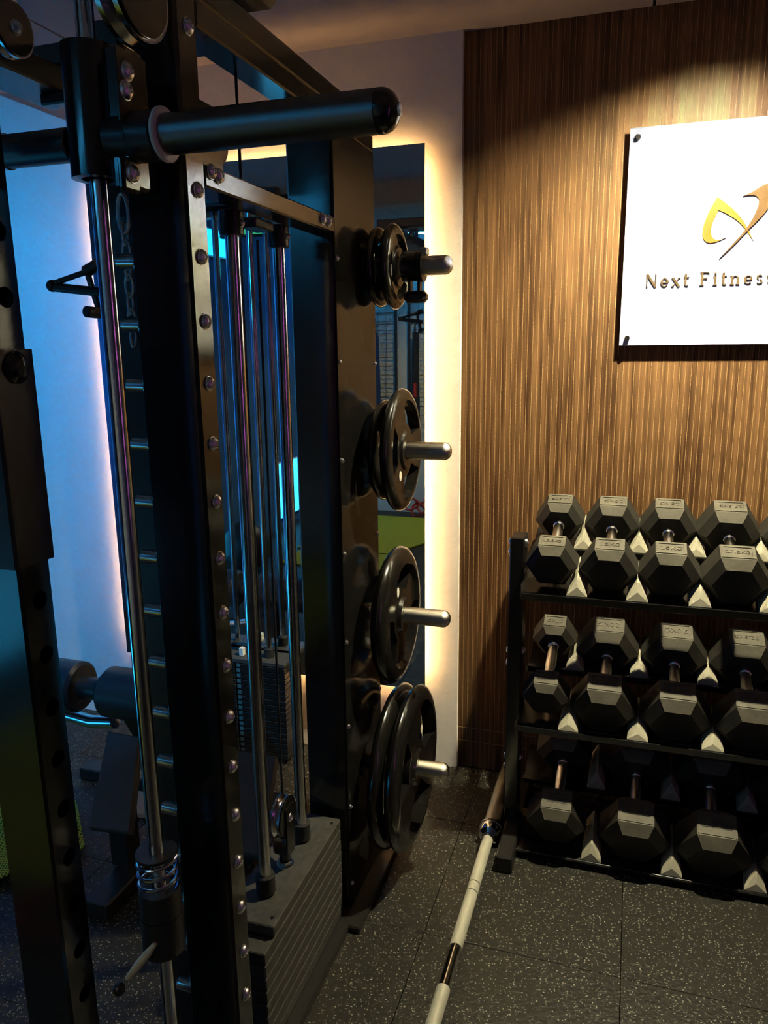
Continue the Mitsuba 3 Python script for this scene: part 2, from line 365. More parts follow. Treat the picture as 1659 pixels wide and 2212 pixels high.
# ------------------------------------------------------------------ shared hardware
def dome_bolt(r=0.0105, h=0.006):
    """dome head with a washer and a hex socket, along +x."""
    m = lathe([(0, 0), (r * 1.12, 0), (r * 1.12, .0014), (r, .0016)] + [(r * math.cos(t), .0016 + h * math.sin(t)) for t in np.linspace(.15, 1.15, 5)] + [(r * .38, .0016 + h * .62), (0, .0016 + h * .60)], (0, 0, 0), (1, 0, 0), 20)
    return m
BOLT = ply(dome_bolt(.0112, .0075), 'm_bolt', 35)
BOLT_S = ply(dome_bolt(.006, .004), 'm_bolt', 35)
def bolt(t, p, axis=(1, 0, 0), small=False):
    u, v, a = frame_of(axis)
    part_at(t, 'bolt', BOLT_S if small else BOLT, T(basis(p, a, u, v).tolist()) if tuple(axis) != (1, 0, 0) else T().translate(list(p)))

# ------------------------------------------------------------------ the black cable machine
cm = thing('cable_machine', 'tall black cable and smith machine with chrome guide rods in front of the mirror', 'gym machine')
XF = -0.645
part(cm, 'front_column', box(-.750, XF, 1.060, 1.118, 0, 2.14, .005), 'm_black_gloss', label='front column, black gloss')
part(cm, 'rear_column', box(-.757, XF - .004, 1.662, 1.722, 0, 1.966, .005), 'm_black_gloss')
part(cm, 'rear_column', box(-.757, XF - .004, 1.885, 1.938, 0, 1.966, .005), 'm_black_gloss')
part(cm, 'side_panel', box(XF - .004, XF, 1.662, 1.938, .02, 1.966, .001), 'm_black_panel', label='glossy black side panel')
part(cm, 'foot', box(-.757, -.60, 1.60, 1.95, 0, .0195, .004), 'm_black_satin')
part(cm, 'base_rail', box(-.80, -.63, 1.10, 1.66, 0, .02, .004), 'm_black_satin')
part(cm, 'cross_beam', box(-.70, XF - .0005, 1.118, 1.662, 1.742, 1.776, .003), 'm_black_gloss', label='short side beam with bolts')
part(cm, 'top_beam', box(-.702, XF, 1.118, 1.938, 1.966, 2.003, .003), 'm_black_gloss')
part(cm, 'top_beam', box(-.700, XF - .002, 1.118, 1.938, 2.005, 2.048, .003), 'm_black_gloss')
for k in range(22):
    z = 1.7415 - .0971 * k if False else 1.732 - .0965 * k
    if z > .03 and not 1.742 < z < 1.776: bolt(cm, (XF, 1.0915, z))
for y, z in ((1.091, 1.955), (1.091, 2.03)): bolt(cm, (XF, y, z))
for y, z in ((1.135, 1.767), (1.158, 1.765), (1.594, 1.762), (1.628, 1.762)): bolt(cm, (XF, y, z))
for k in range(8):
    z = 1.69 - .2285 * k
    bolt(cm, (XF, 1.673, z), small=True)
    if k % 1 == 0: bolt(cm, (XF, 1.927, z - .01), small=True)
# chrome pegs on the left of the front column, and the black post behind
peg = ply(cyl((0, 0, 0), (-.044, 0, 0), .0125, 20, .0015), 'm_chrome', 30)
for k in range(15):
    part_at(cm, 'safety_peg', peg, T().translate([-.750, 1.09, 1.634 - .0975 * k]), label='chrome peg' if k == 0 else None)
part(cm, 'guide_post', box(-.868, -.757, 1.127, 1.167, 0, 2.0, .004), 'm_black_satin')
part(cm, 'rear_rail', box(-1.14, -.702, 1.298, 1.358, 2.013, 2.050, .003), 'm_black_satin')
part(cm, 'left_beam', box(-1.14, -1.04, .86, 1.385, 1.966, 2.012, .003), 'm_black_satin')
part(cm, 'spotter_arm', box(-1.085, -.975, 1.29, 1.315, 1.945, 1.966, .003), 'm_black_satin')
part(cm, 'pulley_housing', cat(box(-.69, -.60, 1.12, 1.32, 2.052, 2.13, .012)), 'm_black_satin')
for py in (1.335, 1.534):
    part(cm, 'guide_rod', cyl((-.722, py, .302), (-.722, py, 1.742), .0132, 28), 'm_chrome_rod', 30, label='chrome guide rod')
    part(cm, 'rod_clamp', cyl((-.722, py, 1.700), (-.722, py, 1.745), .0225, 24, .002), 'm_black_satin', 30)
    bolt(cm, (-.7, py, 1.722), small=True)
    part(cm, 'rod_bumper', cyl((-.722, py, .305), (-.722, py, .350), .0215, 24, .002), 'm_black_matte', 30)
for x, y, zb, zt in ((-.743, 1.405, .44, 1.705), (-.722, 1.438, .485, 1.705), (-.696, 1.470, .42, 1.705), (-.690, 1.32, 1.776, 1.966)):
    part(cm, 'cable', cyl((x, y, zb), (x, y, zt), .0028, 8), 'm_black_matte', 30)
part(cm, 'overhead_bracket', box(-.745, -.705, 1.40, 1.48, 1.724, 1.742, .003), 'm_black_satin')
def pulley(t, c, r, w=.016, name='pulley'):
    c = np.array(c, float)
    k = part(t, name, lathe([(0, -w * .9), (r * .93, -w * .9), (r, -w), (r, -w * .55), (r * .86, 0), (r, w * .55), (r, w), (r * .93, w * .9), (0, w * .9)], c, (1, 0, 0), 40), 'm_chrome', 30, label='grooved pulley')
    part(k, 'cover', lathe([(0, w), (r * .90, w), (r * .90, w + .002), (r * .3, w + .003), (0, w + .003)], c, (1, 0, 0), 40), 'm_black_gloss', 30)
    part_at(k, 'bolt', BOLT, T().translate([c[0] + w + .003, c[1], c[2]]))
    return k
pulley(cm, (-.660, .978, 1.962), .064)
part(cm, 'pulley_fork', cat(box(-.686, -.655, 1.0, 1.062, 1.95, 1.99, .003)), 'm_black_satin')
pulley(cm, (-1.022, 1.160, 2.022), .045, .010)
# short swivel pulleys behind the sleeve, under the top beam
pulley(cm, (-.735, 1.30, 1.86), .045, .010)
part(cm, 'pulley_plate', box(-.712, -.706, 1.20, 1.29, 1.775, 1.90, .002), 'm_black_gloss')

# weight stacks
def weight_stack(t, x0, x1, y0, y1, z1, n, cap, near):
    h = (z1 - .022) / n
    pl = ply(box(x0, x1, y0 - near, y1, .0012, h - .0012, .0022), 'm_iron')
    for k in range(n):
        part_at(t, 'plate', pl, T().translate([random.uniform(-.0006, .0006), random.uniform(-.0006, .0006), .020 + k * h]))
    part(t, 'head_plate', box(x0, x1, y0, y1, z1 + .0005, z1 + cap, .0025), 'm_iron')
ws = thing('weight_stack', 'low grey iron weight stack between the two columns of the black machine', 'weight stack')
weight_stack(ws, -.785, -.660, 1.245, 1.640, .275, 8, .026, .045)
pk = pulley(ws, (-.722, 1.436, .430), .049, .012)
part(ws, 'pulley_yoke', cat(box(-.741, -.737, 1.415, 1.457, .345, .46, .001), box(-.707, -.703, 1.415, 1.457, .345, .46, .001), box(-.741, -.703, 1.42, 1.452, .335, .347, .002), cyl((-.722, 1.436, .318), (-.722, 1.436, .340), .013, 20)), 'm_black_gloss', 30)
part(ws, 'lock_nut', cat(trimesh.creation.cylinder(.017, .012, sections=6, transform=trimesh.transformations.translation_matrix([-.722, 1.436, .309])), cyl((-.722, 1.436, .301), (-.722, 1.436, .305), .021, 24)), 'm_chrome', 20)
for y in (1.27, 1.615):
    part(ws, 'rivet', cyl((-.675, y, .3008), (-.675, y, .3022), .004, 12), 'm_black_hole')
ws2 = thing('weight_stack', 'second black weight stack with thin plates, standing right before the foot of the mirror', 'weight stack')
n2, zz = 17, .375
pl = ply(cat(box(-1.46, -1.325, 2.30, 2.40, .0009, .0203, .0015), box(-1.303, -1.125, 2.30, 2.40, .0009, .0203, .0015), box(-1.33, -1.30, 2.312, 2.39, .0009, .0203)), 'm_black_satin')
for k in range(n2):
    part_at(ws2, 'plate', pl, T().translate([0, random.uniform(-.0005, .0005), .018 + k * .0211]))
    part(ws2, 'pin_hole', box(-1.322, -1.306, 2.3085, 2.3125, .022 + k * .0211, .035 + k * .0211), 'm_divider')
part(ws2, 'head_plate', box(-1.46, -1.125, 2.30, 2.40, .378, .394, .002), 'm_iron')
part(ws2, 'foot', box(-1.44, -1.15, 2.31, 2.39, 0, .018), 'm_black_matte')
part(ws2, 'spacer', box(-1.318, -1.300, 2.325, 2.345, .394, .425, .002), 'm_sticker')
part(ws2, 'guide_rod', cyl((-1.208, 2.35, .394), (-1.208, 2.35, 1.95), .011, 20), 'm_chrome_rod', 30)
part(ws2, 'guide_rod', cyl((-1.40, 2.35, .394), (-1.40, 2.35, 1.95), .011, 20), 'm_chrome_rod', 30)
part(ws2, 'rod_bumper', cyl((-1.208, 2.35, .394), (-1.208, 2.35, .428), .019, 20, .002), 'm_black_matte', 30)
part(ws2, 'rod_bridge', box(-1.46, -1.10, 2.33, 2.37, 1.95, 1.99, .003), 'm_black_satin')

# ------------------------------------------------------------------ smith bar, its carriage and the vertical rail
rail = thing('smith_rail', 'tall chrome guide rod with spring and rubber stop left of the front column', 'guide rail')
RX, RY = -.718, .955
part(rail, 'rod', cyl((RX, RY, .011), (RX, RY, 2.38), .0123, 28), 'm_chrome_rod', 30)
part(rail, 'washer', cyl((RX, RY, .671), (RX, RY, .676), .0345, 28), 'm_black_satin', 30)
hx = [(RX + .0320 * math.cos(a), RY + .0320 * math.sin(a), .609 + .060 * a / (2 * math.pi * 3.2)) for a in np.linspace(0, 2 * math.pi * 3.2, 120)]
part(rail, 'spring', tube(hx, .0031, 8), 'm_chrome', 40, label='chrome coil spring')
part(rail, 'rubber_stop', cat(pipe((RX, RY, .560), (RX, RY, .608), .0124, .0345, 28), pipe((RX, RY, .488), (RX, RY, .558), .0124, .0355, 28)), 'm_black_satin', 30, label='black stop below the spring')
part(rail, 'base_plate', box(-.755, -.670, .917, 1.005, 0, .011, .002), 'm_black_satin')
lv = part(rail, 'lever', lathe([(0, 0), (.0040, 0), (.0071, .03), (.0076, .048), (.0052, .082), (0, .085)], (-.708, .919, .528), (-.062, -.025, -.085), 18), 'm_lever', 30, label='brass-coloured lever')
part(lv, 'knob', ball((-.770, .894, .443), .0105), 'm_black_satin', 30)
car = thing('smith_bar', 'black smith machine bar with long dark sleeve running through the guide carriage', 'barbell')
BZ0 = 1.775
part(car, 'carriage', pipe((RX, RY, 1.727), (RX, RY, 1.893), .0215, .0348, 36), 'm_black_gloss', 30, label='black tube around the chrome rod')
part(car, 'bracket', cat(box(-.684, -.653, .941, .984, 1.710, 1.887, .004), box(-.653, -.649, .919, .984, 1.787, 1.877, .001)), 'm_black_gloss')
part(car, 'tab', box(-.657, -.646, .912, .950, 1.702, 1.745, .004), 'm_black_gloss')
for p in ((-.646, .930, 1.725), (-.649, .934, 1.827), (-.649, .939, 1.851)): bolt(car, p)
part(car, 'bar', cyl((-.974, RY, BZ0), (-.754, RY, BZ0), .0225, 28, .002), 'm_sleeve', 30)
part(car, 'end_collar', cyl((-.883, RY, BZ0), (-.864, RY, BZ0), .0244, 28, .003), 'm_chrome', 30)
part(car, 'hub', cat(cyl((-.653, RY, BZ0), (-.611, RY, BZ0), .0320, 32, .004), cyl((-.688, RY, BZ0), (-.649, RY, BZ0), .029, 24)), 'm_black_satin', 30)
part(car, 'washer', cyl((-.611, RY, BZ0), (-.604, RY, BZ0), .0345, 36, .002), 'm_sticker', 30, label='pale ring')
part(car, 'sleeve', cyl((-.604, RY, BZ0), (-.310, RY, BZ0), .0256, 40), 'm_sleeve', 30, label='dark steel sleeve')
part(car, 'end_cap', cyl((-.310, RY, BZ0), (-.2835, RY, BZ0), .0258, 40, .001, .021), 'm_black_gloss', 40, label='black domed cap')
part(car, 'end_bolt', cyl((-.2845, RY, BZ0), (-.2822, RY, BZ0), .0076, 16), 'm_bolt', 30)

# ------------------------------------------------------------------ rack upright at the left edge
ru = thing('rack_upright', 'black square rack upright with round holes at the left edge of the photo', 'rack upright')
UX0, UX1, UY0, UY1 = -.892, -.80, .815, .877
def cube_m(x0, x1, y0, y1, z0, z1): return M3.cube((x1 - x0, y1 - y0, z1 - z0)).translate((x0, y0, z0))
def bev(x0, x1, y0, y1, z0, z1, c):
    pts = [(x0 + c * a, y0 + c * b) for a, b in ((1, 0), (0, 1))]
    poly = manifold3d.CrossSection([[(x0 + c, y0), (x1 - c, y0), (x1, y0 + c), (x1, y1 - c), (x1 - c, y1), (x0 + c, y1), (x0, y1 - c), (x0, y0 + c)]])
    return M3.extrude(poly, z1 - z0).translate((0, 0, z0))
u = bev(UX0, UX1, UY0, UY1, 0, 2.3, .004) - cube_m(UX0 + .003, UX1 - .003, UY0 + .003, UY1 - .003, -.1, 2.4)
for k in range(27):
    z = .0465 + .0845 * k
    u -= M3.cylinder(.2, .0137, circular_segments=28).rotate((0, 90, 0)).translate((UX0 - .05, .849, z))
part(ru, 'tube', man(u), 'm_black_gloss')
part(ru, 'base_plate', box(-.93, -.76, .78, .912, -.0005, .012, .002), 'm_black_satin')
cl = bev(UX0 - .008, UX1 + .010, UY0 - .012, UY1 + .002, 1.203, 1.500, .004) - cube_m(UX0 - .001, UX1 + .001, UY0 - .001, UY1 + .001, 1.1, 1.6)
clamp = part(ru, 'sliding_sleeve', man(cl), 'm_black_satin', label='black sleeve around the upright')
part(clamp, 'bolt', lathe([(0, 0), (.0215, 0), (.0215, .003), (.017, .006), (.012, .013), (0, .016)], (UX1 + .010, .842, 1.476), (1, 0, 0), 28), 'm_black_gloss', 35)

# ------------------------------------------------------------------ weight plates on pegs
PY = 1.911
PZ = [1.689, 1.229, .773, .317]
for z in PZ:
    k = part(cm, 'plate_peg', cyl((XF, PY, z), (-.434, PY, z), .0232, 32, .0, .020), 'm_steel', 40, label='steel peg with rounded end')
def plate_mesh(R, w, turn, slots=True):
    """weight plate about the x axis: hub, web, thick rounded rim and three grip slots."""
    rim = [(R - w * .9 + w * .9 * math.sin(t), w / 2 * math.cos(t)) for t in np.linspace(0, math.pi, 9)]
    prof = [(.0245, w * .5), (.046, w * .5), (.052, w * .30), (R * .70, w * .26), (R - w * .9, w / 2)] + rim[1:-1] + [(R - w * .9, -w / 2), (R * .70, -w * .26), (.052, -w * .30), (.046, -w * .5), (.0245, -w * .5)]
    m = M3.revolve(manifold3d.CrossSection([prof[::-1]]), 56)
    if m.volume() < 0: m = M3.revolve(manifold3d.CrossSection([prof]), 56)
    if slots:
        a, b = .060 if R > .11 else .050, R - w * .95
        for k in range(3):
            th = np.linspace(-.62, .62, 9) + turn + k * 2 * math.pi / 3
            pts = [(b * math.cos(t), b * math.sin(t)) for t in th] + [((a + .14 * (b - a)) * math.cos(t), (a + .14 * (b - a)) * math.sin(t)) for t in th[::-1] * .8 + .2 * (turn + k * 2 * math.pi / 3)]
            cs = manifold3d.CrossSection([pts])
            if cs.area() < 1e-9: cs = manifold3d.CrossSection([pts[::-1]])
            m -= M3.extrude(cs.offset(-.0035, manifold3d.JoinType.Round).offset(.0035, manifold3d.JoinType.Round), .2).translate((0, 0, -.1))
    return man(m.rotate((0, 90, 0)))
def weight_plate(label, z, x, R, w, turn, sticker=None, group=None):
    t = thing('weight_plate', label, 'weight plate', group)
    m = plate_mesh(R, w, turn); m.apply_translation((x, PY, z))
    part(t, 'disc', m, 'm_plate', 32)
    if sticker:
        sy, sz = sticker
        s = cyl((0, 0, 0), (.0012, 0, 0), .0105, 24); v = np.array(s.vertices); v[:, 2] *= 1.3
        part(t, 'sticker', trimesh.Trimesh(v + [x + w * .27, PY + sy, z + sz], s.faces, process=False), 'm_sticker', label='oval white sticker')
    return t
weight_plate('small black grip plate in front on the topmost peg, next to the clamp collar', PZ[0], -.583, .104, .028, .5, (-.055, -.012))
weight_plate('small black plate pressed behind another on the topmost peg', PZ[0], -.622, .097, .028, 1.2)
weight_plate('medium black grip plate in front on the second peg from the top', PZ[1], -.568, .161, .032, .45, (-.045, -.062))
weight_plate('black plate behind the larger front plate on the second peg', PZ[1], -.610, .133, .034, 1.4)
weight_plate('large thick black grip plate alone on the third peg from the top', PZ[2], -.585, .190, .050, .95, (-.035, .075))
weight_plate('largest black plate at the front of the lowest peg', PZ[3], -.543, .232, .044, .15, (.055, .09))
weight_plate('largest black plate second from the front on the lowest peg', PZ[3], -.590, .232, .044, .9)
cc = thing('clamp_collar', 'black lock collar with thumb lever on the topmost plate peg', 'collar')
z = PZ[0]
part(cc, 'ring', cat(pipe((-.560, PY, z), (-.522, PY, z), .0238, .0365, 32), pipe((-.520, PY, z), (-.507, PY, z), .0238, .038, 32)), 'm_black_gloss', 30)
part(cc, 'lever', cat(box(-.546, -.539, PY - .012, PY + .012, z - .062, z - .030, .001), box(-.522, -.515, PY - .012, PY + .012, z - .062, z - .030, .001), box(-.557, -.499, PY - .016, PY + .016, z - .088, z - .060, .008)), 'm_black_satin')
part(cc, 'hinge', box(-.507, -.490, PY - .036, PY - .014, z + .021, z + .040, .003), 'm_steel')

# ------------------------------------------------------------------ barbell lying on the floor
bb = thing('barbell', 'chrome olympic barbell with pale knurled grips lying on the black floor', 'barbell')
BX, BZ = -.343, .036
part(bb, 'sleeve', cyl((BX, 2.09, BZ), (BX, 2.455, BZ), .0265, 36, .002), 'm_steel', 30, label='smooth chrome sleeve')
part(bb, 'collar', lathe([(0, 0), (.0185, 0), (.030, .008), (.034, .018), (.035, .030), (.030, .032), (.030, .036), (.036, .038), (.036, .046), (.028, .050), (0, .050)], (BX, 2.045, BZ), (0, 1, 0), 36), 'm_chrome', 30, label='chrome collar ring')
part(bb, 'shaft', cyl((BX, .2, BZ), (BX, 2.046, BZ), .0150, 28), 'm_chrome_rod', 30)
for a, b in ((1.8285, 2.034), (1.7925, 1.8255), (1.590, 1.7895), (.95, 1.462)):
    part(bb, 'knurled_grip', cyl((BX, a, BZ), (BX, b, BZ), .0163, 28, .0008), 'm_bar_knurl', 30, label='pale knurled section')

# ------------------------------------------------------------------ dumbbell rack
dk = thing('dumbbell_rack', 'black steel three-tier dumbbell rack standing against the slatted wood wall', 'rack')
for x0, x1 in ((-.311, -.270), (1.20, 1.241)):
    part(dk, 'upright', box(x0, x1, 2.13, 2.21, .05, .955, .003), 'm_black_gloss')
    part(dk, 'foot', box(x0 + .006, x1 + .014, 1.945, 2.42, 0, .052, .005), 'm_black_satin')
    if x0 < 0:
        for z_ in (.935, .905, .60, .56, .25, .215):
            bolt(dk, (x0, 2.165, z_), (-1, 0, 0)); 0 if z_ in (.905, .56, .215) else bolt(dk, (x1, 2.165, z_))
TIERS = [dict(tilt=18.7, y=2.09, z=.947, d=.225, heads=[(-.191, .0725, '12.5KG'), (-.036, .078, '15KG'), (.122, .079, '15KG'), (.286, .086, '17.5KG'), (.462, .088, '17.5KG')]),
         dict(tilt=22.0, y=2.06, z=.549, d=.225, heads=[(-.191, .067, '10KG'), (-.030, .092, '20KG'), (.163, .094, '20KG'), (.356, .095, '22.5KG')]),
         dict(tilt=24.0, y=2.025, z=.180, d=.225, heads=[(-.146, .086, '25KG'), (.075, .098, '27.5KG'), (.286, .103, '30KG'), (.500, .103, '30KG')])]
names = ['top', 'middle', 'bottom']
def hexring(R, s=1.0):
    a = np.radians(np.arange(6) * 60); return np.stack([R * s * np.cos(a), R * s * np.sin(a)], 1)
def dumbbell(label, x, t, R, text, group=None):
    """axis along the tilted rail, heads are six-sided with bevelled ends; origin at the top front edge of the front head."""
    tl = math.radians(t['tilt']); a = np.array([0, math.cos(tl), math.sin(tl)]); n = np.array([0, -math.sin(tl), math.cos(tl)]); X = np.array([1.0, 0, 0])
    o = np.array([x, t['y'], t['z']]) - n * R * .866
    L, ch = .061 * (R / .08) ** .7, .26 * R
    D = t['d'] / math.cos(tl)
    key = thing('dumbbell', label, 'dumbbell', group)
    B = basis(o, X, n, -a)     # local x right, local y up (n), local z toward the viewer
    for i, s0 in enumerate((0.0, D)):
        pts = []
        for (sc, h) in ((.70, ch), (1.0, 0.0), (1.0, -L + .0), (.70, -L - ch)):
            pts += [(q[0], q[1], h - s0) for q in hexring(R, sc)]
        m = hull(pts); rb = man(M3(manifold3d.Mesh(np.array(m.vertices, np.float32), np.array(m.faces, np.uint32)))) 
        hd = part(key, 'head', place(rb, B), 'm_rubber', label='hexagonal black rubber head' if i == 0 else None)
        wr = .0006
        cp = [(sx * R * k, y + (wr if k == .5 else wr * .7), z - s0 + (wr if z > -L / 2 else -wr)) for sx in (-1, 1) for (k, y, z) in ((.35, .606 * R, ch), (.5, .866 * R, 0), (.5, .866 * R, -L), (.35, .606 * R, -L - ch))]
        part(hd, 'pale_top', place(hull(cp), B), 'm_rubber_plate', label='paler grey top face' if i == 0 else None)  # paler rubber over the top flat and its end bevels
        # raised frame and weight marking on the top flat
        hw, y0 = R * .48, R * .866
        za, zb, w = -s0 - .003, -s0 - L + .004, R * .085
        fr = cat(*[trimesh.creation.box(bounds=[[q[0], y0 - .001, q[1]], [q[2], y0 + .0028, q[3]]]) for q in
                   ((-hw, za - w, hw, za), (-hw, zb, hw, zb + w), (-hw, zb, -hw + w, za), (hw - w, zb, hw, za))])
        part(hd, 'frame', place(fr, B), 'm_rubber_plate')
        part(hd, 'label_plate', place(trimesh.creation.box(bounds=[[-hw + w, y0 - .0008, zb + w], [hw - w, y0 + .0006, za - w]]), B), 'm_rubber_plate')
        tm = meshkit.text_mesh(text, 1.0, 1.0); v = np.array(tm.vertices); v[:, :2] -= (v[:, :2].min(0) + v[:, :2].max(0)) / 2
        sc = min((2 * hw - 3.2 * w) / np.ptp(v[:, 0]), (L - 3.4 * w) / np.ptp(v[:, 1])); v[:, :2] *= sc
        if i == 1: v[:, :2] *= -1
        tv = np.stack([v[:, 0], y0 + .0002 + .0022 * v[:, 2], (za + zb) / 2 - v[:, 1]], 1)
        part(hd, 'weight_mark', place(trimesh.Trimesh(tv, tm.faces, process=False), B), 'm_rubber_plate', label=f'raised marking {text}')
    z0, z1 = -L - ch * .9, -D + ch * .9
    zz = np.linspace(0, 1, 9); prof = [(0, 0), (.0165, 0), (.0165, .010), (.0135, .013)] + [(.0135 + .0022 * math.sin(math.pi * q), .013 + (abs(z1 - z0) - .026) * q) for q in zz[1:-1]] + [(.0135, abs(z1 - z0) - .013), (.0165, abs(z1 - z0) - .010), (.0165, abs(z1 - z0)), (0, abs(z1 - z0))]
    part(key, 'handle', place(lathe(prof, (0, 0, z0), (0, 0, -1), 24), B), 'm_bolt', 30, label='chrome handle')
    return key
SAY = [['first dumbbell from the left upright on the top tier, marked 12.5KG', 'dumbbell marked 15KG on the top tier, second from the left upright', 'dumbbell marked 15KG on the top tier, third from the left upright', 'dumbbell marked 17.5KG on the top tier, fourth from the left upright', 'dumbbell cut off by the right edge of the photo on the top tier'],
       ['smallest dumbbell on the middle tier, next to the left upright', 'second black hex dumbbell on the middle tier', 'third black hex dumbbell on the middle tier', 'fourth black hex dumbbell on the middle tier, cut by the photo edge'],
       ['first shadowed hex dumbbell on the bottom tier beside the left upright', 'second large hex dumbbell on the bottom tier, deep in shade', 'third large hex dumbbell on the bottom tier with a lit front edge', 'bottom tier dumbbell barely seen at the right edge of the photo']]
for ti, t in enumerate(TIERS):
    tl = math.radians(t['tilt']); a = np.array([0, math.cos(tl), math.sin(tl)]); n = np.array([0, -math.sin(tl), math.cos(tl)])
    Rm = max(h[1] for h in t['heads'])
    base = np.array([0, t['y'], t['z']]) - n * Rm * 1.732
    # two angle-iron rails that carry the heads
    for j, s0 in enumerate((0.0, t['d'] / math.cos(tl))):
        c = base + a * s0
        def strip(x0, x1, a0, a1, n0, n1):
            B = basis(c, np.array([1.0, 0, 0]), a, n); return place(box(x0, x1, a0, a1, n0, n1, .001), B)
        lip = (.030, .046, .040)[ti]
        part(dk, 'rail', cat(strip(-.270, 1.20, -.026, .105, -.005, -.0008), strip(-.270, 1.20, -.058, -.031, lip - .024, lip - .020), strip(-.270, 1.20, -.062, -.058, lip - .024, lip), strip(-.270, 1.20, -.031, -.026, -.005, lip - .020)), 'm_black_gloss')
        hs = t['heads']
        for q in range(len(hs)):
            xm = (hs[q][0] + hs[q][1] + (hs[q + 1][0] - hs[q + 1][1] if q + 1 < len(hs) else hs[q][0] + hs[q][1] + .01)) / 2
            ne = 1.732 * Rm - .866 * (hs[q][1] if q + 1 >= len(hs) else max(hs[q][1], hs[q + 1][1]))
            hb = .88 * ne / 1.732
            hb = min(hb, .028)
            n0 = lip - .0195; hb = min(hb, .90 * (ne - n0) / 1.732)
            pts = [(xm - hb, -.0575, n0), (xm + hb, -.0575, n0), (xm - hb, -.0575, lip + .002), (xm + hb, -.0575, lip + .002), (xm - .002, -.026, max(ne * .86, lip + .02)), (xm + .002, -.026, max(ne * .86, lip + .02)), (xm, -.047, lip + .45 * (ne - lip)), (xm - hb * .8, .085, n0), (xm + hb * .8, .085, n0), (xm - .002, .085, ne * .80), (xm + .002, .085, ne * .80)]
            part(dk, 'saddle_divider', place(hull(pts), basis(c, np.array([1.0, 0, 0]), a, n)), 'm_divider', label='pale wedge between dumbbells' if q == 0 and j == 0 and ti == 0 else None)
    for q, (x, R, text) in enumerate(t['heads']):
        # smaller heads rest on the rail too
        tt = dict(t); off = -n * (Rm - R) * 1.732
        
        dumbbell(SAY[ti][q], x, tt, R, text)
    part(dk, 'tier_bracket', cat(box(-.2695, -.2665, 2.06 - .05 * ti, 2.40, base[2] + .0 + .0, base[2] + .035 + .0, .001)), 'm_black_gloss')

# ------------------------------------------------------------------ bench, handle, chain, mats
bn = thing('leg_curl_bench', 'dark weight bench with round foam rollers behind the chrome rail', 'bench')
def quad_pad(tl_, tr, br, bl, th):
    q = np.array([tl_, tr, br, bl], float); nn = np.cross(q[1] - q[0], q[3] - q[0]); nn /= np.linalg.norm(nn)
    if nn[2] > 0: nn = -nn
    cen = q.mean(0); inn = cen + (q - cen) * .97
    return hull(np.vstack([inn, q + nn * .006, q + nn * (th - .006), inn + nn * th]))
part(bn, 'back_pad', quad_pad((-1.452, 1.75, .372), (-1.343, 1.75, .370), (-1.250, 1.55, .200), (-1.385, 1.55, .188), .035), 'm_pad')
part(bn, 'seat_pad', quad_pad((-1.14, 1.90, .283), (-.97, 1.90, .287), (-.897, 1.64, .138), (-1.06, 1.64, .138), .035), 'm_pad')
part(bn, 'roller', cyl((-1.555, 1.88, .430), (-1.270, 1.88, .430), .080, 36, .022), 'm_vinyl', 30, label='black foam roller')
part(bn, 'roller', cyl((-1.86, 1.88, .430), (-1.640, 1.88, .430), .082, 36, .010), 'm_vinyl', 30)
part(bn, 'axle', cyl((-1.84, 1.88, .430), (-1.30, 1.88, .430), .036, 20), 'm_black_satin', 30)
part(bn, 'tube', tube([(-1.84, 1.93, .285), (-1.75, 1.93, .29), (-1.66, 1.93, .280), (-1.56, 1.92, .30)], .022, 14), 'm_chrome', 30, label='shiny blue-lit tube')
part(bn, 'strut', hull([(-1.52, 1.87, .40), (-1.44, 1.87, .40), (-1.44, 1.93, .40), (-1.52, 1.93, .40), (-1.46, 2.00, .04), (-1.38, 2.00, .04), (-1.38, 2.06, .04), (-1.46, 2.06, .04)]), 'm_black_satin')
part(bn, 'base_bar', cat(box(-1.80, -.95, 2.00, 2.07, 0, .045, .004), box(-1.34, -1.26, 1.45, 2.00, 0, .045, .004)), 'm_black_satin')
part(bn, 'pad_support', cat(box(-1.36, -1.30, 1.60, 1.66, .04, .20, .003), box(-1.05, -.99, 1.76, 1.82, 0, .155, .003), box(-1.30, -1.0, 1.77, 1.81, .05, .09, .003)), 'm_black_satin')
th = thing('row_handle', 'black triangular cable row handle hanging against the blue-lit wall', 'handle')
part(th, 'grip', cyl((-1.072, 1.25, 1.616), (-.955, 1.25, 1.602), .0085, 16, .002), 'm_black_satin', 30)
part(th, 'grip', cyl((-.966, 1.215, 1.566), (-.955, 1.285, 1.562), .0105, 16, .002), 'm_black_satin', 30)
part(th, 'frame', cat(tube([(-1.058, 1.25, 1.622), (-1.0, 1.25, 1.636), (-.978, 1.25, 1.640)], .0052, 10), tube([(-.982, 1.25, 1.638), (-.972, 1.25, 1.60), (-.962, 1.25, 1.566)], .0058, 10), ball((-1.064, 1.25, 1.617), .0115), cyl((-.985, 1.25, 1.640), (-.955, 1.25, 1.652), .011, 16)), 'm_black_satin', 30)
tch = thing('hanging_chain', 'short steel chain with snap hook hanging beside the chrome pegs', 'chain')
for k in range(7):
    a = np.linspace(0, 2 * math.pi, 16, endpoint=False); r = (.0072, .0185)
    ring = [(-.796 + (r[0] * math.cos(q) if k % 2 else 0), 1.1145 + (0 if k % 2 else r[0] * math.cos(q)), 1.68 - .027 * k + r[1] * math.sin(q)) for q in a]
    part(tch, 'link', tube(ring, .0023, 8, True), 'm_bolt', 30)
part(tch, 'hook', tube([(-.796 + .010 * math.sin(q), 1.1145, 1.711 + .030 * math.cos(q)) for q in np.linspace(0, 2 * math.pi, 20, endpoint=False)], .0035, 8, True), 'm_bolt', 30)
